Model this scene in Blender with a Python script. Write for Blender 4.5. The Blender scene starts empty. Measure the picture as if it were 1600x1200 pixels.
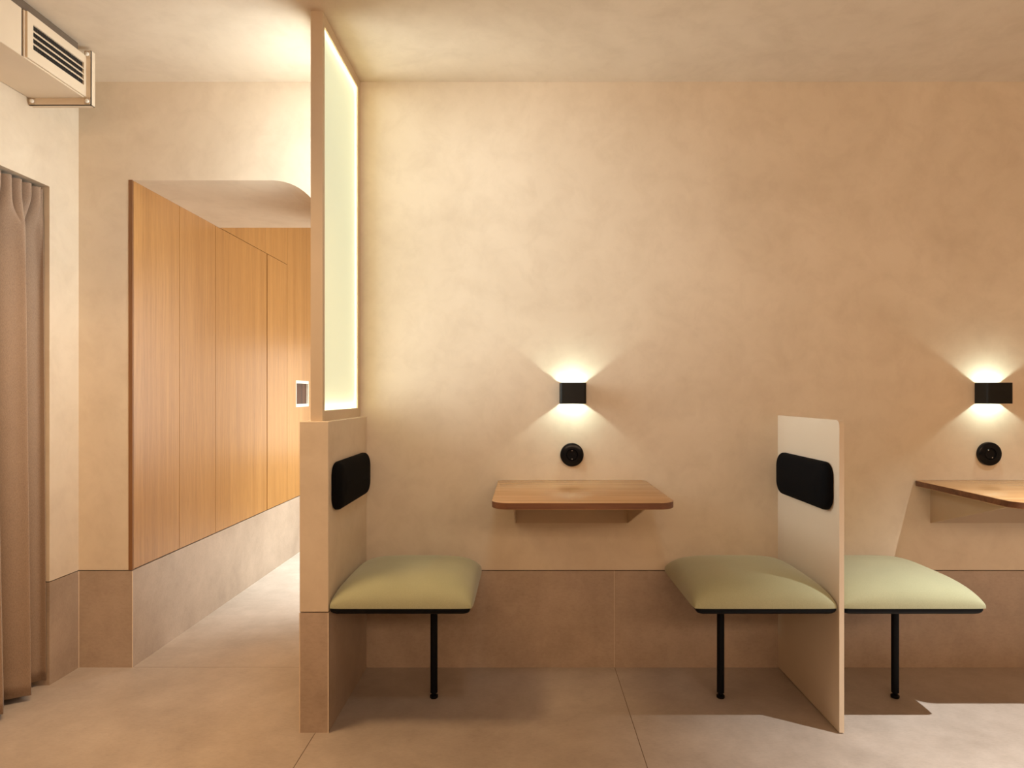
import bpy, bmesh, math, random
from mathutils import Vector, Matrix
random.seed(7)
PI = math.pi
scene = bpy.context.scene
COL = scene.collection

# ------------------------------------------------------------------ camera, world, lights, exposure
EYE_Z, DIST, F_PX = 1.1065, 2.70, 385.0 * 2.70
cam_data = bpy.data.cameras.new('camera')
cam_data.sensor_width = 36.0
cam_data.lens = 36.0 * F_PX / 1600.0
cam_data.shift_x = (800.0 - 822.0) / 1600.0
cam_data.shift_y = (617.0 - 600.0) / 1600.0
cam_data.clip_start = 0.05
cam = bpy.data.objects.new('camera', cam_data)
cam.location = (0.0, -DIST, EYE_Z)
cam.rotation_euler = (PI / 2, 0, 0)
COL.objects.link(cam)
scene.camera = cam

world = bpy.data.worlds.new('world')
scene.world = world
world.use_nodes = True
world.node_tree.nodes['Background'].inputs[0].default_value = (1.0, 0.85, 0.7, 1)
world.node_tree.nodes['Background'].inputs[1].default_value = 0.0

vs = scene.view_settings
vs.view_transform = 'Standard'
vs.look = 'None'
vs.gamma = 1.0
vs.use_curve_mapping = False
vs.exposure = 0.0


def light(kind, name, loc, rot, energy, color, **kw):
    d = bpy.data.lights.new(name, kind)
    d.energy = energy
    d.color = color
    for k, v in kw.items():
        setattr(d, k, v)
    o = bpy.data.objects.new(name, d)
    o.location = loc
    o.rotation_euler = rot
    COL.objects.link(o)
    return o


# recessed ceiling spot over the right-hand booth (throws the hard shadows on the floor)
light('SPOT', 'ceiling_spot_light', (1.98, -1.13, 2.36), (0, 0, 0), 374.00, (0.955, 1.0, 0.991),
      spot_size=math.radians(80), spot_blend=1.0, shadow_soft_size=0.012)
# unseen spot added to brighten the wall behind the first booth
light('SPOT', 'wall_fill_light', (0.10, -1.7, 2.36), (math.radians(62), 0, math.radians(8)), 36.00, (0.843, 0.985, 1.0),
      spot_size=math.radians(85), spot_blend=1.0, shadow_soft_size=0.15)
# warm fill light added behind the viewer
light('AREA', 'rear_fill_light', (0.8, -4.5, 2.05), (math.radians(80), 0, 0), 44.00, (1.0, 0.71, 0.473),
      shape='RECTANGLE', size=3.6, size_y=0.4)
# the LED panels of the glowing screen, one towards the booth and one towards the entrance
light('AREA', 'screen_panel_right_light', (-0.6725, -0.2575, 1.6955), (0, math.radians(-90), 0), 6.90, (0.863, 0.971, 1.0),
      shape='RECTANGLE', size=1.27, size_y=0.43, spread=math.radians(96))
light('AREA', 'screen_panel_left_light', (-0.7130, -0.2575, 1.6955), (0, math.radians(90), 0), 8.48, (0.83, 0.934, 1.0),
      shape='RECTANGLE', size=1.27, size_y=0.43, spread=math.radians(165))
# downlight in the entrance strip left of the partition
light('SPOT', 'entrance_downlight', (-1.22, -0.85, 2.35), (0, 0, 0), 122.0, (1.0, 0.67, 0.35),
      spot_size=math.radians(120), spot_blend=1.0, shadow_soft_size=0.22)
# corridor ceiling light beyond the doorway
light('SPOT', 'corridor_ceiling_light', (-0.75, 1.9, 2.76), (0, 0, 0), 744.00, (0.849, 0.989, 1.0),
      spot_size=math.radians(70), spot_blend=1.0, shadow_soft_size=0.08)
light('AREA', 'corridor_fill_light', (0.30, 1.90, 1.25), (0, math.radians(90), math.radians(22)), 40.00, (0.944, 1.0, 0.978),  # hidden side fill added to brighten the oak, skirting and soffit
      shape='RECTANGLE', size=1.3, size_y=0.9)
light('AREA', 'oak_highlight_light', (-0.72, 3.62, 1.05), (math.radians(-90), 0, 0), 4.5, (1.0, 0.93, 0.80),  # out-of-sight panel added to put the highlight on the oak
      shape='RECTANGLE', size=0.65, size_y=1.0)

# ------------------------------------------------------------------ material helpers


def lin(r, g, b):
    def f(c):
        c /= 255.0
        return c / 12.92 if c <= 0.04045 else ((c + 0.055) / 1.055) ** 2.4
    return (f(r), f(g), f(b), 1.0)


class NT:
    def __init__(self, name):
        self.m = bpy.data.materials.new(name)
        self.m.use_nodes = True
        self.t = self.m.node_tree
        self.b = self.t.nodes['Principled BSDF']

    def n(self, kind, **kw):
        nd = self.t.nodes.new(kind)
        for k, v in kw.items():
            if k.startswith('_'):
                setattr(nd, k[1:], v)
            else:
                key = k.replace('__', ' ')
                nd.inputs[key].default_value = v
        return nd

    def l(self, a, b):
        self.t.links.new(a, b)

    def pos(self, scale=(1, 1, 1), rand=0.0):
        g = self.n('ShaderNodeNewGeometry')
        out = g.outputs['Position']
        if rand:
            oi = self.n('ShaderNodeObjectInfo')
            mul = self.n('ShaderNodeMath', _operation='MULTIPLY')
            self.l(oi.outputs['Random'], mul.inputs[0])
            mul.inputs[1].default_value = rand
            add = self.n('ShaderNodeVectorMath', _operation='ADD')
            self.l(out, add.inputs[0])
            self.l(mul.outputs[0], add.inputs[1])
            out = add.outputs[0]
        mp = self.n('ShaderNodeMapping')
        mp.inputs['Scale'].default_value = scale
        self.l(out, mp.inputs['Vector'])
        return mp.outputs[0]

    def noise(self, vec, scale, detail=4.0, rough=0.55, dist=0.0):
        nd = self.n('ShaderNodeTexNoise')
        nd.inputs['Scale'].default_value = scale
        nd.inputs['Detail'].default_value = detail
        nd.inputs['Roughness'].default_value = rough
        nd.inputs['Distortion'].default_value = dist
        self.l(vec, nd.inputs['Vector'])
        return nd.outputs['Fac']

    def ramp(self, fac, stops):
        nd = self.n('ShaderNodeValToRGB')
        cr = nd.color_ramp
        while len(cr.elements) < len(stops):
            cr.elements.new(0.5)
        for e, (p, c) in zip(cr.elements, stops):
            e.position = p
            e.color = c
        self.l(fac, nd.inputs[0])
        return nd.outputs[0]

    def mix(self, a, b, fac, mode='MIX'):
        nd = self.n('ShaderNodeMix', _data_type='RGBA', _blend_type=mode)
        if isinstance(fac, float):
            nd.inputs[0].default_value = fac
        else:
            self.l(fac, nd.inputs[0])
        self.l(a, nd.inputs[6])
        self.l(b, nd.inputs[7])
        return nd.outputs[2]

    def bump(self, h, strength, dist=0.002):
        nd = self.n('ShaderNodeBump')
        nd.inputs['Strength'].default_value = strength
        nd.inputs['Distance'].default_value = dist
        self.l(h, nd.inputs['Height'])
        self.l(nd.outputs[0], self.b.inputs['Normal'])


def plain(name, rgb, rough=0.5, metal=0.0, spec=0.5, noise_amt=0.06, nscale=40.0, sheen=0.0):
    k = NT(name)
    v = k.pos()
    f = k.noise(v, nscale, 3.0)
    c = rgb if len(rgb) == 4 else (*rgb, 1)
    lo = tuple(x * (1 - noise_amt) for x in c[:3]) + (1,)
    hi = tuple(min(1, x * (1 + noise_amt)) for x in c[:3]) + (1,)
    k.l(k.ramp(f, [(0.3, lo), (0.7, hi)]), k.b.inputs['Base Color'])
    k.b.inputs['Roughness'].default_value = rough
    k.b.inputs['Metallic'].default_value = metal
    k.b.inputs['Specular IOR Level'].default_value = spec
    if sheen:
        k.b.inputs['Sheen Weight'].default_value = sheen
        k.b.inputs['Sheen Roughness'].default_value = 0.5
    return k.m


def mat_plaster(name, base):
    k = NT(name)
    v = k.pos()
    big = k.noise(v, 1.7, 5.0, 0.62, 0.6)
    fine = k.noise(k.pos((1, 1, 1)), 9.0, 6.0, 0.68, 0.4)
    c = base
    dark = tuple(x * y for x, y in zip(c, (0.92, 0.905, 0.885))) + (1,)
    lite = tuple(min(1, x * 1.03) for x in c) + (1,)
    col = k.ramp(big, [(0.32, dark), (0.66, lite)])
    col2 = k.ramp(fine, [(0.30, (0.915, 0.90, 0.885, 1)), (0.55, (1, 1, 1, 1))])
    out = k.mix(col, col2, 0.8, 'MULTIPLY')
    k.l(out, k.b.inputs['Base Color'])
    k.b.inputs['Roughness'].default_value = 0.78
    k.b.inputs['Specular IOR Level'].default_value = 0.25
    k.bump(fine, 0.12, 0.004)
    return k.m


def mat_tile(name, base, rough=0.42):
    k = NT(name)
    v = k.pos()
    big = k.noise(v, 2.2, 6.0, 0.66, 0.15)
    mid = k.noise(v, 14.0, 6.0, 0.72, 0.2)
    fine = k.noise(k.pos((0.5, 1.6, 1.0)), 110.0, 3.0, 0.7)
    c = base
    dark = tuple(x * y for x, y in zip(c, (0.82, 0.80, 0.78))) + (1,)
    lite = tuple(min(1, x * 1.10) for x in c) + (1,)
    a = k.ramp(big, [(0.34, dark), (0.66, lite)])
    b = k.ramp(mid, [(0.28, (0.86, 0.845, 0.83, 1)), (0.58, (1.0, 1.0, 1.0, 1))])
    d = k.ramp(fine, [(0.30, (0.86, 0.85, 0.84, 1)), (0.55, (1, 1, 1, 1))])
    out = k.mix(k.mix(a, b, 0.75, 'MULTIPLY'), d, 0.6, 'MULTIPLY')
    k.l(out, k.b.inputs['Base Color'])
    r = k.n('ShaderNodeMapRange')
    k.l(mid, r.inputs[0])
    r.inputs[3].default_value = rough - 0.06
    r.inputs[4].default_value = rough + 0.10
    k.l(r.outputs[0], k.b.inputs['Roughness'])
    k.b.inputs['Specular IOR Level'].default_value = 0.45
    k.bump(fine, 0.05, 0.001)
    return k.m


def mat_wood(name, dark, mid, lite, axis='z', rough=0.4, rand=17.0, fine=1.0, coat=0.0):
    k = NT(name)
    s_lo, s_hi = 0.40, 14.0
    sc = {'z': (s_hi, s_hi, s_lo), 'x': (s_lo, s_hi, s_hi), 'y': (s_hi, s_lo, s_hi)}[axis]
    v = k.pos(sc, rand)
    band = k.noise(v, 1.2 * fine, 4.0, 0.6, 0.9)
    sc2 = {'z': (90, 90, 2.2), 'x': (2.2, 90, 90), 'y': (90, 2.2, 90)}[axis]
    v2 = k.pos(sc2, rand)
    grain = k.noise(v2, 1.6 * fine, 5.0, 0.65, 0.25)
    sc3 = {'z': (260, 260, 9), 'x': (9, 260, 260), 'y': (260, 9, 260)}[axis]
    pores = k.noise(k.pos(sc3, rand), 1.4, 2.0, 0.5)
    a = k.ramp(band, [(0.30, dark), (0.50, mid), (0.72, lite)])
    b = k.ramp(grain, [(0.30, (0.70, 0.63, 0.56, 1)), (0.60, (1.04, 1.04, 1.04, 1))])
    c = k.ramp(pores, [(0.28, (0.68, 0.60, 0.52, 1)), (0.46, (1, 1, 1, 1))])
    out = k.mix(k.mix(a, b, 0.55, 'MULTIPLY'), c, 0.5, 'MULTIPLY')
    k.l(out, k.b.inputs['Base Color'])
    k.b.inputs['Roughness'].default_value = rough
    k.b.inputs['Specular IOR Level'].default_value = 0.5
    k.b.inputs['Coat Weight'].default_value = coat
    k.b.inputs['Coat Roughness'].default_value = 0.30
    k.bump(grain, 0.06, 0.001)
    return k.m


def mat_fabric(name, base, scale=900.0, sheen=0.25, rough=0.9, amt=0.12):
    k = NT(name)
    v = k.pos()
    f = k.noise(k.pos((1, 1, 0.25)), scale, 2.0)
    g = k.noise(v, 7.0, 3.0)
    lo = tuple(x * (1 - amt) for x in base) + (1,)
    hi = tuple(min(1, x * (1 + amt)) for x in base) + (1,)
    a = k.ramp(f, [(0.3, lo), (0.7, hi)])
    b = k.ramp(g, [(0.3, (0.93, 0.93, 0.93, 1)), (0.7, (1, 1, 1, 1))])
    k.l(k.mix(a, b, 1.0, 'MULTIPLY'), k.b.inputs['Base Color'])
    k.b.inputs['Roughness'].default_value = rough
    k.b.inputs['Specular IOR Level'].default_value = 0.2 if sheen else 0.08
    k.b.inputs['Sheen Weight'].default_value = sheen
    k.b.inputs['Sheen Roughness'].default_value = 0.45
    k.bump(f, 0.15, 0.0006)
    return k.m


def mat_emit(name, rgb, strength):
    k = NT(name)
    k.b.inputs['Base Color'].default_value = (*rgb, 1)
    k.b.inputs['Emission Color'].default_value = (*rgb, 1)
    k.b.inputs['Emission Strength'].default_value = strength
    k.b.inputs['Roughness'].default_value = 0.6
    return k.m


def mat_pane(name):
    # frosted light-box sheet: lets the strip light behind it through and glows evenly itself
    k = NT(name)
    t = k.t
    out = t.nodes['Material Output']
    tr = k.n('ShaderNodeBsdfTranslucent')
    tr.inputs['Color'].default_value = (0.80, 0.80, 0.68, 1)
    gl = k.n('ShaderNodeBsdfGlossy')
    gl.inputs['Color'].default_value = (0.8, 0.8, 0.75, 1)
    gl.inputs['Roughness'].default_value = 0.35
    mx = k.n('ShaderNodeMixShader')
    mx.inputs[0].default_value = 0.04
    k.l(tr.outputs[0], mx.inputs[1])
    k.l(gl.outputs[0], mx.inputs[2])
    em = k.n('ShaderNodeEmission')
    em.inputs['Color'].default_value = (0.99, 1.0, 0.84, 1)
    em.inputs['Strength'].default_value = PANE_GLOW
    ad = k.n('ShaderNodeAddShader')
    k.l(mx.outputs[0], ad.inputs[0])
    k.l(em.outputs[0], ad.inputs[1])
    k.l(ad.outputs[0], out.inputs['Surface'])
    return k.m


PANE_GLOW = 0.205
M = {}
M['plaster'] = mat_plaster('lime_plaster', (0.76, 0.635, 0.485))
M['ceiling'] = mat_plaster('ceiling_plaster', (0.76, 0.635, 0.49))
M['tile'] = mat_tile('stone_tile', (0.50, 0.385, 0.295), 0.42)
M['floor'] = mat_tile('floor_tile', (0.50, 0.415, 0.35), 0.40)
M['grout'] = plain('grout', (0.20, 0.13, 0.085), 0.9)
M['trim'] = plain('pale_trim', (0.80, 0.66, 0.50), 0.40)
M['oak'] = mat_wood('oak_veneer', (0.40, 0.190, 0.054, 1), (0.455, 0.222, 0.066, 1), (0.51, 0.256, 0.080, 1), 'z', 0.34, coat=0.22)
M['oak_edge'] = mat_wood('oak_edge', (0.20, 0.085, 0.03, 1), (0.25, 0.11, 0.04, 1), (0.30, 0.14, 0.05, 1), 'z', 0.5)
M['table'] = mat_wood('table_veneer', (0.42, 0.230, 0.098, 1), (0.50, 0.288, 0.130, 1), (0.57, 0.340, 0.160, 1), 'x', 0.24, rand=5.0)
M['table_edge'] = mat_wood('table_edge', (0.11, 0.04, 0.018, 1), (0.17, 0.068, 0.03, 1), (0.25, 0.11, 0.05, 1), 'x', 0.45, rand=5.0)
M['sage'] = mat_fabric('sage_velvet', (0.43, 0.425, 0.265), 1100, 0.3)
M['curtain'] = mat_fabric('taupe_linen', (0.36, 0.250, 0.175), 700, 0.18, amt=0.16)
M['blackcloth'] = mat_fabric('black_cloth', (0.0035, 0.0036, 0.0045), 900, 0.0, 0.85)
M['blackmetal'] = plain('black_metal', (0.003, 0.004, 0.006), 0.45, 0.0, 0.12)
M['blackgloss'] = plain('black_gloss', (0.004, 0.004, 0.005), 0.22, 0.0, 0.18)
M['lamp_black'] = plain('lamp_black', (0.009, 0.008, 0.006), 0.55, 0.0, 0.25)
M['lamp_inside'] = plain('lamp_inside', (0.30, 0.28, 0.24), 0.4)
M['chrome'] = plain('contact_metal', (0.75, 0.70, 0.62), 0.25, 1.0)
M['laminate'] = plain('cream_laminate', (0.74, 0.615, 0.47), 0.55, 0.0, 0.3, 0.02, 3.0)
M['framepaint'] = plain('frame_paint', (0.66, 0.52, 0.37), 0.6, 0.0, 0.3, 0.03, 6.0)
M['steelpaint'] = plain('cream_steel', (0.60, 0.46, 0.32), 0.5, 0.0, 0.35, 0.03, 6.0)
M['ductpaint'] = plain('duct_paint', (0.74, 0.60, 0.44), 0.5, 0.0, 0.4, 0.03, 5.0)
M['ductdark'] = plain('duct_dark', (0.012, 0.009, 0.007), 0.8)
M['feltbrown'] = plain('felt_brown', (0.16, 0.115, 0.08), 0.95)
M['nichewhite'] = plain('niche_white', (0.85, 0.80, 0.70), 0.4)
M['nichedark'] = mat_wood('niche_wood', (0.05, 0.02, 0.01, 1), (0.08, 0.03, 0.015, 1), (0.12, 0.05, 0.025, 1), 'z', 0.5)
M['void'] = plain('shadow_gap', (0.05, 0.035, 0.025), 0.95)
M['pane'] = mat_pane('frosted_pane')
M['strip'] = mat_emit('led_strip', (1.0, 0.97, 0.80), 15.0)
M['chip'] = mat_emit('lamp_chip', (0.80, 1.0, 0.90), 1020.0)

# ------------------------------------------------------------------ geometry helpers


def link(name, bm, mats, parent=None, smooth=None):
    me = bpy.data.meshes.new(name)
    bmesh.ops.recalc_face_normals(bm, faces=bm.faces[:])
    bm.to_mesh(me)
    bm.free()
    for m in (mats if isinstance(mats, (list, tuple)) else [mats]):
        me.materials.append(m)
    if smooth is not None:
        me.polygons.foreach_set('use_smooth', [True] * len(me.polygons))
        me.set_sharp_from_angle(angle=math.radians(smooth))
    o = bpy.data.objects.new(name, me)
    COL.objects.link(o)
    if parent:
        o.parent = parent
    return o


def empty(name, loc, label, cat, group=None):
    o = bpy.data.objects.new(name, None)
    o.empty_display_size = 0.1
    o.location = loc
    COL.objects.link(o)
    tag(o, label, cat, group)
    return o


def tag(o, label, cat, group=None):
    o['label'] = label
    o['category'] = cat
    if group:
        o['group'] = group


def structure(name, bm, mats, label=None, smooth=None):
    o = link(name, bm, mats, None, smooth)
    o['kind'] = 'structure'
    if label:
        o['label'] = label
        o['category'] = label.split('|')[1] if '|' in label else name.split('_')[0]
        o['label'] = label.split('|')[0]
    return o


def box(bm, x0, x1, y0, y1, z0, z1, mi=0, bev=0.0, seg=2):
    v = [bm.verts.new((x, y, z)) for x in (x0, x1) for y in (y0, y1) for z in (z0, z1)]
    fs = [(0, 1, 3, 2), (4, 6, 7, 5), (0, 4, 5, 1), (2, 3, 7, 6), (0, 2, 6, 4), (1, 5, 7, 3)]
    faces = []
    for f in fs:
        fc = bm.faces.new([v[i] for i in f])
        fc.material_index = mi
        faces.append(fc)
    if bev:
        ed = {e for f in faces for e in f.edges}
        r = bmesh.ops.bevel(bm, geom=list(ed), offset=bev, segments=seg, profile=0.5, affect='EDGES')
        for f in r['faces']:
            f.material_index = mi


def prism(bm, pts, axis, a, b, mi=0):
    """extrude a 2D outline along axis: 'y' -> pts are (x,z); 'x' -> pts are (y,z); 'z' -> pts are (x,y)"""
    def mk(p, t):
        if axis == 'y':
            return (p[0], t, p[1])
        if axis == 'x':
            return (t, p[0], p[1])
        return (p[0], p[1], t)
    A = [bm.verts.new(mk(p, a)) for p in pts]
    B = [bm.verts.new(mk(p, b)) for p in pts]
    n = len(pts)
    fs = [bm.faces.new(A), bm.faces.new(B[::-1])]
    for i in range(n):
        fs.append(bm.faces.new((A[i], A[(i + 1) % n], B[(i + 1) % n], B[i])))
    for f in fs:
        f.material_index = mi
    return fs


def loft(bm, rings, mi=0, caps=True):
    R = [[bm.verts.new(p) for p in r] for r in rings]
    n = len(R[0])
    for a, b in zip(R, R[1:]):
        for i in range(n):
            f = bm.faces.new((a[i], a[(i + 1) % n], b[(i + 1) % n], b[i]))
            f.material_index = mi
    if caps:
        f = bm.faces.new(R[0][::-1]); f.material_index = mi
        f = bm.faces.new(R[-1]); f.material_index = mi


def rrect(x0, x1, y0, y1, radii, seg=8):
    """outline of a rectangle with radii (x0y0, x1y0, x1y1, x0y1)"""
    pts = []
    cs = [(x0, y0, 1, 1, PI), (x1, y0, -1, 1, 1.5 * PI), (x1, y1, -1, -1, 0.0), (x0, y1, 1, -1, 0.5 * PI)]
    for (cx, cy, sx, sy, a0), r in zip(cs, radii):
        ox, oy = cx + sx * r, cy + sy * r
        for i in range(seg + 1):
            a = a0 + 0.5 * PI * i / seg
            pts.append((ox + r * math.cos(a), oy + r * math.sin(a)))
    return pts


def ring(cx, cy, cz, r, n=24, axis='z'):
    out = []
    for i in range(n):
        a = 2 * PI * i / n
        c, s = r * math.cos(a), r * math.sin(a)
        if axis == 'z':
            out.append((cx + c, cy + s, cz))
        elif axis == 'y':
            out.append((cx + c, cy, cz + s))
        else:
            out.append((cx, cy + c, cz + s))
    return out


def lathe(bm, prof, n=28, axis='z', c=(0, 0, 0), mi=0):
    rings = []
    for r, t in prof:
        if axis == 'z':
            rings.append(ring(c[0], c[1], c[2] + t, r, n, 'z'))
        elif axis == 'y':
            rings.append(ring(c[0], c[1] + t, c[2], r, n, 'y'))
        else:
            rings.append(ring(c[0] + t, c[1], c[2], r, n, 'x'))
    loft(bm, rings, mi)


def children(o):
    return [c for c in bpy.data.objects if c.parent == o]


def copy_tree(o, parent=None):
    c = o.copy()
    COL.objects.link(c)
    if parent:
        c.parent = parent
    for ch in children(o):
        if ch is not c:
            copy_tree(ch, c)
    return c


# ------------------------------------------------------------------ the room
H = 2.3766            # ceiling height
BASE = 0.392          # top of the stone skirting
PL = 0.3955           # bottom edge of the plaster
XL, XR = -1.8156, 3.40
YB = -4.60
WOOD_X = -1.597       # face of the oak panelling
DOOR_R = -0.821       # right jamb of the doorway
HEAD = 1.977
SOFFIT = 0.765        # thickness of the wall the doorway goes through
CY = 3.70             # end of the corridor
CH = 2.78             # corridor ceiling
WT = 0.012            # how far the tile and plaster faces stand in front of the wall core

# floor: separate slabs with fine joints over a grout bed
bm = bmesh.new()
g = 0.0012
xs = [-2.6, -0.690, 0.360, XR + 0.1]
for a, b in zip(xs, xs[1:]):
    box(bm, a + g, b - g, YB - 0.1, 0.004 - g, -0.03, 0.0, 0)
box(bm, -2.6, XR, 0.004 + g, CY + 0.1, -0.03, 0.0, 0)
box(bm, -2.7, XR + 0.2, YB - 0.2, CY + 0.2, -0.06, -0.0015, 1)
structure('floor', bm, [M['floor'], M['grout']])

bm = bmesh.new()
box(bm, -2.4, XR + 0.1, YB - 0.1, 0.0, H, H + 0.12)
structure('ceiling', bm, M['ceiling'])


def n_outline(x0, x1, z0, z1, ox0, ox1, head, r, seg=14):
    """wall outline with a doorway open to z0, right upper corner rounded with r"""
    p = [(x0, z0), (ox0, z0), (ox0, head), (ox1 - r, head)]
    if r:
        for i in range(1, seg + 1):
            a = PI / 2 - (PI / 2) * i / seg
            p.append((ox1 - r + r * math.cos(a), head - r + r * math.sin(a)))
    p += [(ox1, z0), (x1, z0), (x1, z1), (x0, z1)]
    return p


# back wall with the doorway
bm = bmesh.new()
prism(bm, n_outline(XL - 0.15, XR + 0.1, PL, CH, WOOD_X - 0.016, DOOR_R, HEAD, 0.210), 'y', 0.0, SOFFIT)
box(bm, XL - 0.15, WOOD_X - 0.016, WT, SOFFIT, 0, PL, 1)
box(bm, DOOR_R + WT, XR + 0.1, WT, SOFFIT, 0, PL, 1)
structure('wall_back', bm, [M['plaster'], M['void']])

bm = bmesh.new()
box(bm, XL, WOOD_X, 0.0, WT, 0, BASE)
structure('baseboard_back', bm, M['tile'])
bm = bmesh.new()
box(bm, -0.6476, 0.3575, 0.0, WT, 0, BASE)
box(bm, 0.3590, XR, 0.0, WT, 0, BASE)
structure('baseboard_booth', bm, M['tile'])
bm = bmesh.new()
box(bm, 0.3575, 0.3590, 0.0005, WT, 0, BASE)
structure('trim_1', bm, M['trim'])
bm = bmesh.new()
box(bm, DOOR_R, DOOR_R + WT, 0.0, SOFFIT, 0, BASE)
box(bm, DOOR_R, -0.742, 0.0, WT, 0, BASE)
structure('baseboard_jamb', bm, M['tile'])

# left wall with the curtained opening
OY0, OY1, OHEAD = -1.50, -0.165, 1.900
bm = bmesh.new()
prism(bm, n_outline(YB, 0.0, PL, H, OY0, OY1, OHEAD, 0.0), 'x', XL, XL - 0.14)
box(bm, XL - 0.14, XL - WT, OY1 + WT, 0.0, 0, PL, 1)
box(bm, XL - 0.14, XL - WT, YB, OY0 - WT, 0, PL, 1)
# the shallow space behind the curtain
box(bm, XL - 0.50, XL - 0.46, OY0 - 0.2, OY1 + 0.165, 0, H, 0)
box(bm, XL - 0.50, XL - 0.14, OY1 + 0.12, OY1 + 0.165, 0, H, 0)
box(bm, XL - 0.50, XL - 0.14, OY0 - 0.2, OY0 - 0.16, 0, H, 0)
structure('wall_left', bm, [M['plaster'], M['void']])
bm = bmesh.new()
box(bm, XL - WT, XL, OY1, 0.0, 0, BASE)
box(bm, XL - 0.14, XL - WT, OY1, OY1 + WT, 0, BASE)
box(bm, XL - WT, XL, YB, OY0, 0, BASE)
structure('baseboard_left', bm, M['tile'])
bm = bmesh.new()
box(bm, XL - 0.001, XL + 0.0018, -0.0018, 0.001, 0, BASE)
structure('trim_2', bm, M['trim'])
bm = bmesh.new()
box(bm, WOOD_X - 0.002, WOOD_X + 0.0008, -0.0008, 0.002, 0, BASE)
structure('trim_3', bm, M['trim'])

# the walls out of the picture that close the room
bm = bmesh.new()
box(bm, XR, XR + 0.1, YB, 0, 0, H)
structure('wall_right', bm, M['plaster'])
bm = bmesh.new()
box(bm, XL - 0.14, XR + 0.1, YB - 0.1, YB, 0, H)
structure('wall_rear', bm, M['plaster'])

# corridor beyond the doorway
bm = bmesh.new()
box(bm, WOOD_X - 0.12, WOOD_X - 0.016, SOFFIT, CY, 0, CH)
structure('wall_corridor_left', bm, M['void'])
bm = bmesh.new()
box(bm, 0.55, 0.65, SOFFIT, CY, 0, CH)
structure('wall_corridor_right', bm, M['plaster'])
bm = bmesh.new()
box(bm, WOOD_X - 0.12, 0.65, CY, CY + 0.1, 0, CH)
structure('wall_corridor_end', bm, M['plaster'])
bm = bmesh.new()
box(bm, WOOD_X - 0.12, 0.65, SOFFIT, CY, CH, CH + 0.1)
structure('ceiling_corridor', bm, M['ceiling'])
bm = bmesh.new()
box(bm, WOOD_X - 0.016, WOOD_X, WT, CY, 0, BASE + 0.001)
structure('baseboard_corridor', bm, M['tile'])

# half-height partition wall between entrance and booths
PX0, PX1, PYF, PTOP = -0.742, -0.6476, -0.521, 1.0190
bm = bmesh.new()
box(bm, PX0, PX1, PYF, 0.0, PL, PTOP, 0, 0.0015, 1)
box(bm, PX0 + WT, PX1 - WT, PYF + WT, 0.0, 0, PL, 1)
structure('wall_partition', bm, [M['plaster'], M['void']])
bm = bmesh.new()
box(bm, PX0, PX1, PYF, PYF + WT, 0, BASE)
box(bm, PX0, PX0 + WT, PYF + WT, 0.0, 0, BASE)
box(bm, PX1 - WT, PX1, PYF + WT, 0.0, 0, BASE)
structure('baseboard_partition', bm, M['tile'])
bm = bmesh.new()
box(bm, PX1 - 0.002, PX1 + 0.0008, PYF - 0.0008, PYF + 0.002, 0, BASE)
structure('trim_4', bm, M['trim'])
bm = bmesh.new()
box(bm, PX0 - 0.0008, PX0 + 0.002, PYF - 0.0008, PYF + 0.002, 0, BASE)
structure('trim_5', bm, M['trim'])

# ------------------------------------------------------------------ glowing screen on the partition
SX0, SX1, SYF = -0.7123, -0.6732, -0.500
t = empty('light_screen', ((SX0 + SX1) / 2, -0.25, PTOP),
          'tall glowing frosted glass light box standing on the half-height partition wall', 'light box')
t_inv = Matrix.Translation(-Vector(t.location))


def part(name, bm, mats, parent, base, smooth=None):
    bmesh.ops.translate(bm, verts=bm.verts[:], vec=-Vector(base))
    return link(name, bm, mats, parent, smooth)


B = tuple(t.location)
bm = bmesh.new()
gy0, gy1, gz0, gz1 = -0.476, -0.039, 1.054, 2.337
box(bm, SX0, SX1, SYF, gy0, PTOP, H)
box(bm, SX0, SX1, gy1, 0.0, PTOP, H)
box(bm, SX0, SX1, gy0, gy1, PTOP, gz0)
box(bm, SX0, SX1, gy0, gy1, gz1, H)
part('frame', bm, M['framepaint'], t, B)
for x in (SX1 - 0.008, SX0 + 0.005):
    bm = bmesh.new()
    box(bm, x, x + 0.003, gy0, gy1, gz0, gz1)
    part('diffuser_pane', bm, M['pane'], t, B)
xm = (SX0 + SX1) / 2
bm = bmesh.new()
box(bm, xm - 0.004, xm + 0.004, gy1 - 0.004, gy1, gz0, gz1)
box(bm, xm - 0.004, xm + 0.004, gy0, gy1 - 0.004, gz0, gz0 + 0.004)
box(bm, xm - 0.004, xm + 0.004, gy0, gy1 - 0.004, gz1 - 0.004, gz1)
part('led_strip', bm, M['strip'], t, B)

# ------------------------------------------------------------------ oak panelling in the corridor
t = empty('oak_panelling', (WOOD_X, 0.0, PL),
          'oak veneer wall panelling lining the corridor beyond the doorway', 'panelling')
B = tuple(t.location)
x0, x1 = WOOD_X - 0.016, WOOD_X
gp = 0.0018
NY0, NY1, NZ0, NZ1 = 1.915, 2.185, 1.022, 1.207
ys = [0.006, 0.365, 0.718, 1.400, 1.748]
for i, (a, b) in enumerate(zip(ys, ys[1:])):
    bm = bmesh.new()
    ga = 0.006 if i == 3 else gp
    gb = 0.005 if i == 2 else gp
    top = HEAD - 0.0015 if b > SOFFIT else HEAD
    box(bm, x0, x1, a + ga, b - gb, PL + 0.003, top, 0)
    part('panel', bm, M['oak'], t, B)
bm = bmesh.new()
box(bm, x0, x1, SOFFIT, 1.748 - gp, HEAD + 0.0015, CH)
part('upper_panel', bm, M['oak'], t, B)
bm = bmesh.new()
zb = PL + 0.003
box(bm, x0, x1, 1.748 + gp, NY0, zb, CH)
box(bm, x0, x1, NY1, CY, zb, CH)
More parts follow.
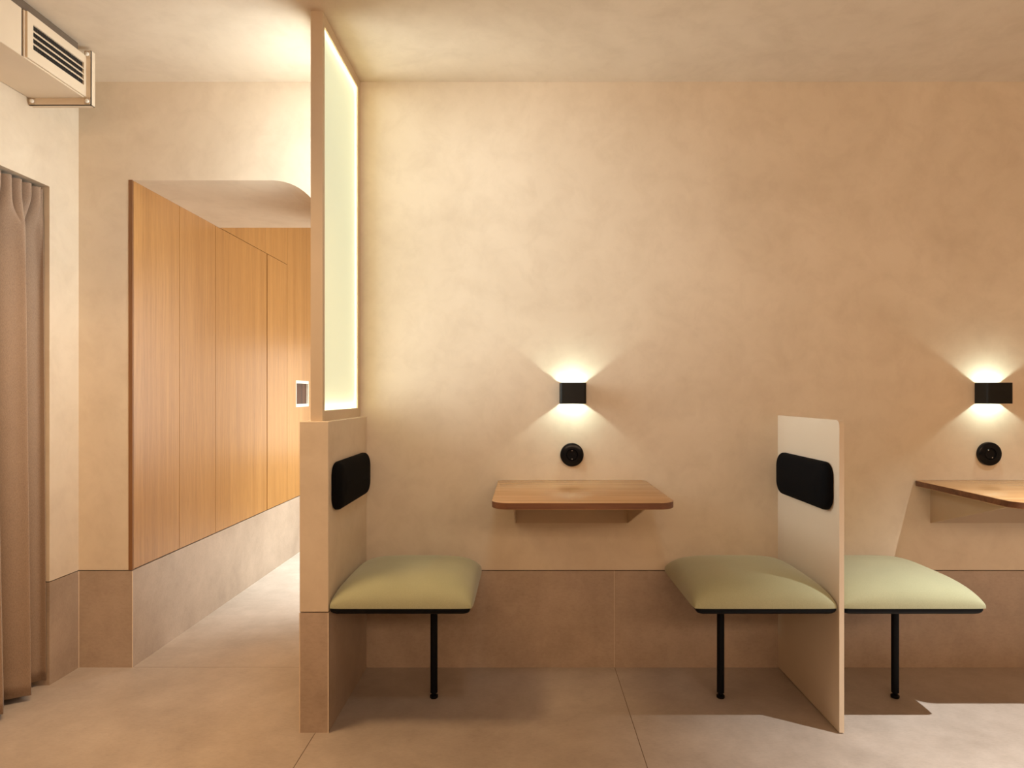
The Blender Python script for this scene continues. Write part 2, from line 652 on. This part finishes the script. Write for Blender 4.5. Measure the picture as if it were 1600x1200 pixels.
box(bm, x0, x1, NY0, NY1, zb, NZ0)
box(bm, x0, x1, NY0, NY1, NZ1, CH)
part('panel', bm, M['oak'], t, B)
bm = bmesh.new()
box(bm, x0, x1, -0.0012, 0.006, PL, HEAD + 0.002)
o = part('edge_strip', bm, M['oak_edge'], t, B)
o['label'] = 'dark oak edge strip'

# small framed recess in the panelling
t = empty('wall_recess_box', (WOOD_X, (NY0 + NY1) / 2, NZ0),
          'small white-framed recess with dark interior set in the oak panelling', 'recess box')
B = tuple(t.location)
bm = bmesh.new()
fr = 0.020
xi, xo = WOOD_X - 0.060, WOOD_X + 0.0015
for (ya, yb, za, zb_) in ((NY0, NY1, NZ1 - fr, NZ1), (NY0, NY1, NZ0, NZ0 + fr), (NY0, NY0 + 0.010, NZ0 + fr, NZ1 - fr), (NY1 - 0.010, NY1, NZ0 + fr, NZ1 - fr)):
    box(bm, WOOD_X - 0.016, xo, ya + 0.0005, yb - 0.0005, za, zb_)
part('frame', bm, M['nichewhite'], t, B)
bm = bmesh.new()
box(bm, WOOD_X - 0.0159, WOOD_X - 0.0140, NY0 + 0.010, NY1 - 0.010, NZ0 + fr, NZ1 - fr)
part('back_panel', bm, M['nichedark'], t, B)

# ------------------------------------------------------------------ wall booth furniture
SEAT_W, SEAT_Y0, SEAT_Y1 = 0.467, -0.526, -0.040


def cushion_mesh():
    bm = bmesh.new()
    n = 44
    w, d = SEAT_W + 0.0060, SEAT_Y1 - SEAT_Y0
    z0, Hc = 0.4075, 0.086

    def par(i):
        s = -1 + 2 * i / n
        return math.copysign(1 - (1 - abs(s)) ** 1.55, s)
    V = {}
    for i in range(n + 1):
        for j in range(n + 1):
            u, v = par(i), par(j)
            # slightly rounded plan corners
            cu = u * (1 - 0.020 * abs(v) ** 12)
            cv = v * (1 - 0.020 * abs(u) ** 12)
            h = ((1 - abs(u) ** 4.2) * (1 - abs(v) ** 3.8))
            h = 0.010 + (Hc - 0.010) * max(h, 0) ** 0.48
            bulge = 1.0
            x = w / 2 + cu * w / 2 * bulge
            y = (SEAT_Y0 + SEAT_Y1) / 2 + cv * d / 2
            V[i, j] = bm.verts.new((x, y, z0 + h))
    for i in range(n):
        for j in range(n):
            bm.faces.new((V[i, j], V[i + 1, j], V[i + 1, j + 1], V[i, j + 1]))
    per = [V[i, 0] for i in range(n + 1)] + [V[n, j] for j in range(1, n + 1)] + [V[i, n] for i in range(n - 1, -1, -1)] + [V[0, j] for j in range(n - 1, 0, -1)]
    low = [bm.verts.new((p.co.x, p.co.y, z0 - 0.0005)) for p in per]
    m = len(per)
    for i in range(m):
        bm.faces.new((per[i], low[i], low[(i + 1) % m], per[(i + 1) % m]))
    bm.faces.new(low)
    return bm


def seat_frame_mesh():
    bm = bmesh.new()
    rings = []
    a, b = 0.0025, 0.0025
    for ins, z in ((0.0, 0.407), (0.0, 0.4005), (0.0025, 0.394), (0.007, 0.389), (0.013, 0.3860), (0.018, 0.3855)):
        pts = rrect(a + ins, SEAT_W - b - ins, SEAT_Y0 + 0.002 + ins, SEAT_Y1 - ins, (0.014,) * 4, 5)
        rings.append([(x, y, z) for x, y in pts])
    loft(bm, rings)
    return bm


def make_seat(label):
    r = empty('bench_seat', (0, 0, 0), label, 'seat', 'sage green booth seats')
    link('cushion', cushion_mesh(), M['sage'], r, 60)
    link('seat_frame', seat_frame_mesh(), M['blackmetal'], r, 40)
    bm = bmesh.new()
    lathe(bm, [(0.0132, 0.020), (0.0132, 0.386)], 24, 'z', (0.311, -0.268, 0))
    lg = link('leg', bm, M['blackmetal'], r, 40)
    bm = bmesh.new()
    lathe(bm, [(0.0135, 0.0), (0.0150, 0.002), (0.0150, 0.009), (0.0120, 0.012), (0.0085, 0.014), (0.0085, 0.021)], 24, 'z', (0.311, -0.268, 0))
    link('foot', bm, M['blackgloss'], lg, 40)
    return r


DX0, DX1 = 1.0220, 1.0378
s1 = make_seat('sage green cushioned seat fixed to the half-height partition under the light box')
s1.location = (PX1, 0, 0)
s2 = copy_tree(s1)
s2['label'] = 'sage green cushioned seat fixed to the left side of the thin cream divider'
# this seat is the mirror image: it hangs from the divider on its right
s2.location = (DX0, 0, 0)
s2.rotation_euler = (0, 0, 0)
for c in children(s2):
    c.scale.x = -1.0
s3 = copy_tree(s1)
s3.location = (DX1, 0, 0)
s3['label'] = 'sage green cushioned seat on the right side of the thin cream divider'


def make_table(label):
    r = empty('wall_table', (0, 0, 0), label, 'table', 'wall-hung booth tables')
    bm = bmesh.new()
    hw, yf, zt, th = 0.298, -0.571, 0.7610, 0.0225
    rings = []
    for ins, z in ((0.0015, zt - th), (0.0, zt - th + 0.0015), (0.0, zt - 0.0012), (0.0012, zt)):
        pts = rrect(-hw + ins, hw - ins, yf + ins, -ins, (0.060, 0.060, 0.020, 0.020), 10)
        rings.append([(x, y, z) for x, y in pts])
    loft(bm, rings, 0)
    for f in bm.faces:
        if abs(f.calc_center_median().z - (zt - th / 2)) < 0.008:
            f.material_index = 1
    link('tabletop', bm, [M['table'], M['table_edge']], r, 40)
    bm = bmesh.new()
    gx, zb = 0.2305, 0.5870
    zu = zt - th
    box(bm, -gx, gx, -0.004, 0.0, zb, zu)
    box(bm, -gx, gx, -0.500, -0.004, zu - 0.003, zu)
    br = link('bracket', bm, M['steelpaint'], r)
    for s in (-1, 1):
        bm = bmesh.new()
        xa, xb = (-gx, -gx + 0.004) if s < 0 else (gx - 0.004, gx)
        prism(bm, [(-0.004, zb), (-0.004, zu - 0.003), (-0.470, zu - 0.003)], 'x', xa, xb)
        link('gusset', bm, M['steelpaint'], br)
    return r


BX, STEP = 0.1855, 1.6854
t1 = make_table('wood-topped wall table in the booth between partition and divider')
t1.location = (BX, 0, 0)
t2 = copy_tree(t1)
t2.location = (BX + STEP, 0, 0)
t2['label'] = 'wood-topped wall table cut off by the right edge of the picture'


def make_lamp(label):
    r = empty('wall_lamp', (0, 0, 1.112), label, 'lamp', 'black cube wall lamps')
    w, d, h, tk = 0.0515, 0.078, 0.0415, 0.003
    bm = bmesh.new()
    outer = rrect(-w, w, -d, -0.002, (0.010, 0.010, 0.0005, 0.0005), 5)
    inner = rrect(-w + tk, w - tk, -d + tk, -0.002 - tk * 0.3, (0.008, 0.008, 0.0005, 0.0005), 5)
    n = len(outer)
    Ob = [bm.verts.new((x, y, -h)) for x, y in outer]
    Ot = [bm.verts.new((x, y, h)) for x, y in outer]
    Ib = [bm.verts.new((x, y, -h)) for x, y in inner]
    It = [bm.verts.new((x, y, h)) for x, y in inner]
    for i in range(n):
        j = (i + 1) % n
        bm.faces.new((Ob[i], Ob[j], Ot[j], Ot[i]))
        f = bm.faces.new((It[i], It[j], Ib[j], Ib[i])); f.material_index = 1
        bm.faces.new((Ot[i], Ot[j], It[j], It[i]))
        bm.faces.new((Ib[i], Ib[j], Ob[j], Ob[i]))
    link('lamp_body', bm, [M['lamp_black'], M['lamp_inside']], r, 40)
    bm = bmesh.new()
    box(bm, -w + tk, w - tk, -d + tk, -0.003, -0.003, 0.003)
    link('mounting_plate', bm, M['lamp_black'], r)
    for s in (-1, 1):
        bm = bmesh.new()
        lathe(bm, [(0.0060, 0.0), (0.0062, 0.0020 * s), (0.0055, 0.0042 * s), (0.0036, 0.0058 * s), (0.0012, 0.0064 * s)], 20, 'z', (0, -0.054, 0.003 * s))
        link('light_chip', bm, M['chip'], r)
    return r


l1 = make_lamp('black cube wall lamp shining up and down above the booth table left of the divider')
l1.location = (BX + 0.0010, 0, 1.1135)
l2 = copy_tree(l1)
l2.location = (BX + STEP, 0, 1.1135)
l2['label'] = 'black cube wall lamp shining up and down near the right edge of the picture'


def make_socket(label, rot):
    r = empty('power_socket', (0, 0, 0.8645), label, 'power socket', 'round black power sockets')
    r.rotation_euler = (0, rot, 0)
    bm = bmesh.new()
    lathe(bm, [(0.0450, 0.0), (0.0474, -0.002), (0.0474, -0.013), (0.0462, -0.0165), (0.0435, -0.0180), (0.0235, -0.0180), (0.0228, -0.0165), (0.0228, -0.0080)], 48, 'y')
    link('cover_plate', bm, M['blackgloss'], r, 35)
    bm = bmesh.new()
    lathe(bm, [(0.0222, -0.0160), (0.0205, -0.0180), (0.0192, -0.0180), (0.0186, -0.0165), (0.0186, -0.0100), (0.004, -0.0095)], 40, 'y')
    ins = link('socket_insert', bm, M['blackgloss'], r, 35)
    for s in (-1, 1):
        bm = bmesh.new()
        box(bm, -0.0022, 0.0022, -0.0178, -0.0100, s * 0.0168 - 0.0016, s * 0.0168 + 0.0016, 0, 0.0005, 1)
        link('earth_contact', bm, M['chrome'], ins)
        bm = bmesh.new()
        lathe(bm, [(0.0026, -0.0098), (0.0026, -0.0112), (0.0016, -0.0112)], 14, 'y', (s * 0.0095, 0, 0))
        link('pin_hole', bm, M['chrome'], ins)
    bm = bmesh.new()
    lathe(bm, [(0.0024, -0.0096), (0.0024, -0.0116), (0.0014, -0.0122)], 14, 'y')
    link('screw', bm, M['chrome'], ins)
    return r


k1 = make_socket('round black wall socket above the table in the booth between partition and divider', 0.0)
k1.location = (BX, 0, 0.8645)
k2 = copy_tree(k1)
k2.location = (BX + STEP + 0.002, 0, 0.8680)
k2.rotation_euler = (0, math.radians(-28), 0)
k2['label'] = 'round black wall socket under the wall lamp nearest the right edge'

# thin divider panel
t = empty('divider_panel', ((DX0 + DX1) / 2, -0.27, 0.0),
          'thin cream laminate divider panel standing out from the wall between the two booths', 'divider panel')
B = tuple(t.location)
bm = bmesh.new()
yf, top = -0.5295, 1.0235
pts = [(0.0, 0.004), (0.0, top)]
rc = 0.020
for i in range(9):
    a = PI / 2 + (PI / 2) * i / 8
    pts.append((yf + rc + rc * math.cos(a), top - rc + rc * math.sin(a)))
pts.append((yf, 0.004))
prism(bm, pts, 'x', DX0, DX1)
ed = [e for e in bm.edges if len(e.link_faces) == 2 and e.calc_face_angle(0) > 1.2]
bmesh.ops.bevel(bm, geom=ed, offset=0.0008, segments=1, affect='EDGES')
part('panel', bm, M['laminate'], t, B, 30)
for y in (-0.48, -0.06):
    bm = bmesh.new()
    lathe(bm, [(0.006, 0.0), (0.006, 0.0042)], 14, 'z', ((DX0 + DX1) / 2, y, 0))
    part('glide', bm, M['blackmetal'], t, B)


def pad_mesh(s):
    """upholstered back pad; outline in y,z; grows along x by s"""
    bm = bmesh.new()
    rings = []
    y0, y1, z0, z1, th = -0.4910, -0.0450, 0.7180, 0.8800, 0.037
    prof = [(0.004, 0.0), (0.0, 0.004), (0.0, 0.012)]
    for i in range(1, 9):
        a = (PI / 2) * i / 8
        prof.append((0.034 * (1 - math.cos(a)), 0.012 + 0.021 * math.sin(a)))
    prof.append((0.050, th - 0.0018))
    prof.append((0.070, th))
    for ins, x in prof:
        r = max(0.046 - ins * 0.62, 0.004)
        pts = rrect(y0 + ins, y1 - ins, z0 + ins, z1 - ins, (r,) * 4, 8)
        rings.append([(s * x, a, b) for a, b in pts])
    loft(bm, rings)
    return bm


p1 = link('back_pad', pad_mesh(1), M['blackcloth'], None, 50)
p1.location = (PX1, 0, 0)
tag(p1, 'black upholstered back pad fixed to the half-height partition', 'back pad', 'black booth back pads')
p2 = link('back_pad', pad_mesh(-1), M['blackcloth'], None, 50)
p2.location = (DX0, 0, 0)
tag(p2, 'black upholstered back pad fixed to the thin cream divider', 'back pad', 'black booth back pads')

# ------------------------------------------------------------------ curtain in the left wall opening
bm = bmesh.new()
cy0, cy1 = OY0 + 0.02, OY1 - 0.008
ztop, zbot = 1.8870, 0.022
NYC, NZC = 520, 70
W = 0.145
V = {}


def sst(a):
    a = max(0.0, min(1.0, a))
    return a * a * (3 - 2 * a)


def fold_x(y, z):
    s = (cy1 - y)
    f = (ztop - z) / (ztop - zbot)           # 0 top .. 1 bottom
    wob = 0.016 * f * math.sin(5.3 * s + 0.6)
    ph = (s - 0.052 + wob) / W
    big = abs(math.sin(PI * ph)) ** 0.55
    fin = abs(math.sin(PI * 3.0 * (ph + 0.03 * math.sin(9.0 * s)))) ** 0.6
    k = sst((f - 0.020) / 0.075)
    tie = 0.55 + 0.45 * sst((s - 0.05) / 0.10)
    amp = (0.066 + 0.026 * f ** 1.2) * tie
    xt = XL - 0.066 + 0.056 * fin
    xb = XL - 0.078 + (amp + 0.018) * big + 0.006 * math.sin(2.0 * PI * ph * 2 + 1.0) * big
    x = xt * (1 - k) + xb * k
    edge = sst(s / 0.020)
    return x * edge + (XL - 0.020 + 0.012 * f) * (1 - edge)


for i in range(NYC + 1):
    for j in range(NZC + 1):
        y = cy0 + (cy1 - cy0) * i / NYC
        fz = (j / NZC) ** 1.7
        z = ztop - (ztop - zbot) * fz
        lean = -0.016 * math.sin(PI * (cy1 - y - 0.052) / W * 2) * sst(fz / 0.2)
        V[i, j] = bm.verts.new((fold_x(y, z), min(y + lean * 0.9, cy1), z))
for i in range(NYC):
    for j in range(NZC):
        bm.faces.new((V[i, j], V[i + 1, j], V[i + 1, j + 1], V[i, j + 1]))
curtain = link('curtain', bm, M['curtain'], None, 60)
curtain.modifiers.new('thickness', 'SOLIDIFY').thickness = 0.002
tag(curtain, 'pleated taupe curtain hanging to the floor in the left wall opening', 'curtain')
# ------------------------------------------------------------------ air duct under the ceiling
AX1, AZ0, AZ1, AY1 = -1.6107, 2.190, 2.3427, -0.252
t = empty('air_duct', (XL, AY1, AZ0), 'boxy cream air duct with a slatted grille under the ceiling along the left wall', 'air duct')
B = tuple(t.location)
bm = bmesh.new()
box(bm, XL + 0.003, AX1, -0.5660, AY1, AZ0, AZ1, 0, 0.0012, 1)
part('duct_casing', bm, M['ductpaint'], t, B)
bm = bmesh.new()
box(bm, XL + 0.003, AX1 - 0.0008, YB + 0.01, -0.5740, AZ0 + 0.0004, AZ1 - 0.0004, 0, 0.0012, 1)
part('duct_casing', bm, M['ductpaint'], t, B)
bm = bmesh.new()
box(bm, XL + 0.004, AX1 - 0.005, -0.576, -0.564, AZ0 + 0.0012, AZ1 - 0.004)
part('joint_seal', bm, M['void'], t, B)
bm = bmesh.new()
box(bm, XL + 0.003, AX1 - 0.0004, YB + 0.01, AY1 - 0.022, AZ0 - 0.0012, AZ0 + 0.0003)
part('bottom_sheet', bm, M['ductpaint'], t, B)
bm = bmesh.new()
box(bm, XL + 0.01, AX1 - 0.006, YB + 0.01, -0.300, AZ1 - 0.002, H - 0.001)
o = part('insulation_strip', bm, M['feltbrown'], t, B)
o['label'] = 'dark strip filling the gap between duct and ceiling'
# grille
gy0, gy1, gz0, gz1 = -0.535, -0.287, 2.2305, 2.3120
fx0, fx1 = AX1, AX1 + 0.007
bm = bmesh.new()
fy0, fy1, fz0, fz1 = -0.560, -0.258, AZ0 + 0.003, AZ1 - 0.0008
box(bm, fx0, fx1, fy0, gy0, fz0, fz1)
box(bm, fx0, fx1, gy1, fy1, fz0, fz1)
box(bm, fx0, fx1, gy0, gy1, fz0, gz0)
box(bm, fx0, fx1, gy0, gy1, gz1, fz1)
gr = part('grille', bm, M['ductpaint'], t, B)
bm = bmesh.new()
box(bm, AX1 + 0.0002, AX1 + 0.0010, gy0, gy1, gz0, gz1)
part('dark_backing', bm, M['ductdark'], gr, B)
for i in range(3):
    zc = gz0 + 0.0185 + 0.0205 * i
    bm = bmesh.new()
    prism(bm, [(fx0 + 0.0012, zc + 0.0040), (fx1 - 0.0005, zc - 0.0030), (fx1 - 0.0005, zc + 0.0008), (fx0 + 0.0012, zc + 0.0074)], 'y', gy0, gy1)
    part('slat', bm, M['ductpaint'], gr, B)
for i in range(26):
    yc = gy0 + (i + 0.5) * (gy1 - gy0) / 26
    bm = bmesh.new()
    box(bm, AX1 + 0.0008, AX1 + 0.0024, yc - 0.0009, yc + 0.0009, gz0, gz1)
    part('fin', bm, M['void'], gr, B)
# end flange
FX, FZ, FTOP = -1.586, 2.1625, 2.362
bm = bmesh.new()
box(bm, AX1, FX, AY1 - 0.022, AY1 - 0.019, FZ, FTOP)
box(bm, FX - 0.002, FX, AY1 - 0.022, AY1, FZ, FTOP)
box(bm, XL + 0.003, FX, AY1 - 0.022, AY1 - 0.019, FZ, AZ0)
box(bm, XL + 0.003, FX, AY1 - 0.022, AY1, FZ, FZ + 0.002)
fl = part('end_flange', bm, M['ductpaint'], t, B)
for (x, z) in ((FX - 0.013, FTOP - 0.014), (FX - 0.013, FZ + 0.014), (XL + 0.016, FZ + 0.014)):
    bm = bmesh.new()
    box(bm, x - 0.011, x + 0.011, AY1 - 0.0245, AY1 - 0.022, z - 0.012, z + 0.012, 0, 0.001, 1)
    part('corner_plate', bm, M['steelpaint'], fl, B)
    bm = bmesh.new()
    lathe(bm, [(0.0075, 0.0), (0.0072, -0.003), (0.005, -0.0055), (0.002, -0.0065)], 18, 'y', (x, AY1 - 0.0245, z))
    part('bolt', bm, M['nichewhite'], fl, B, 50)
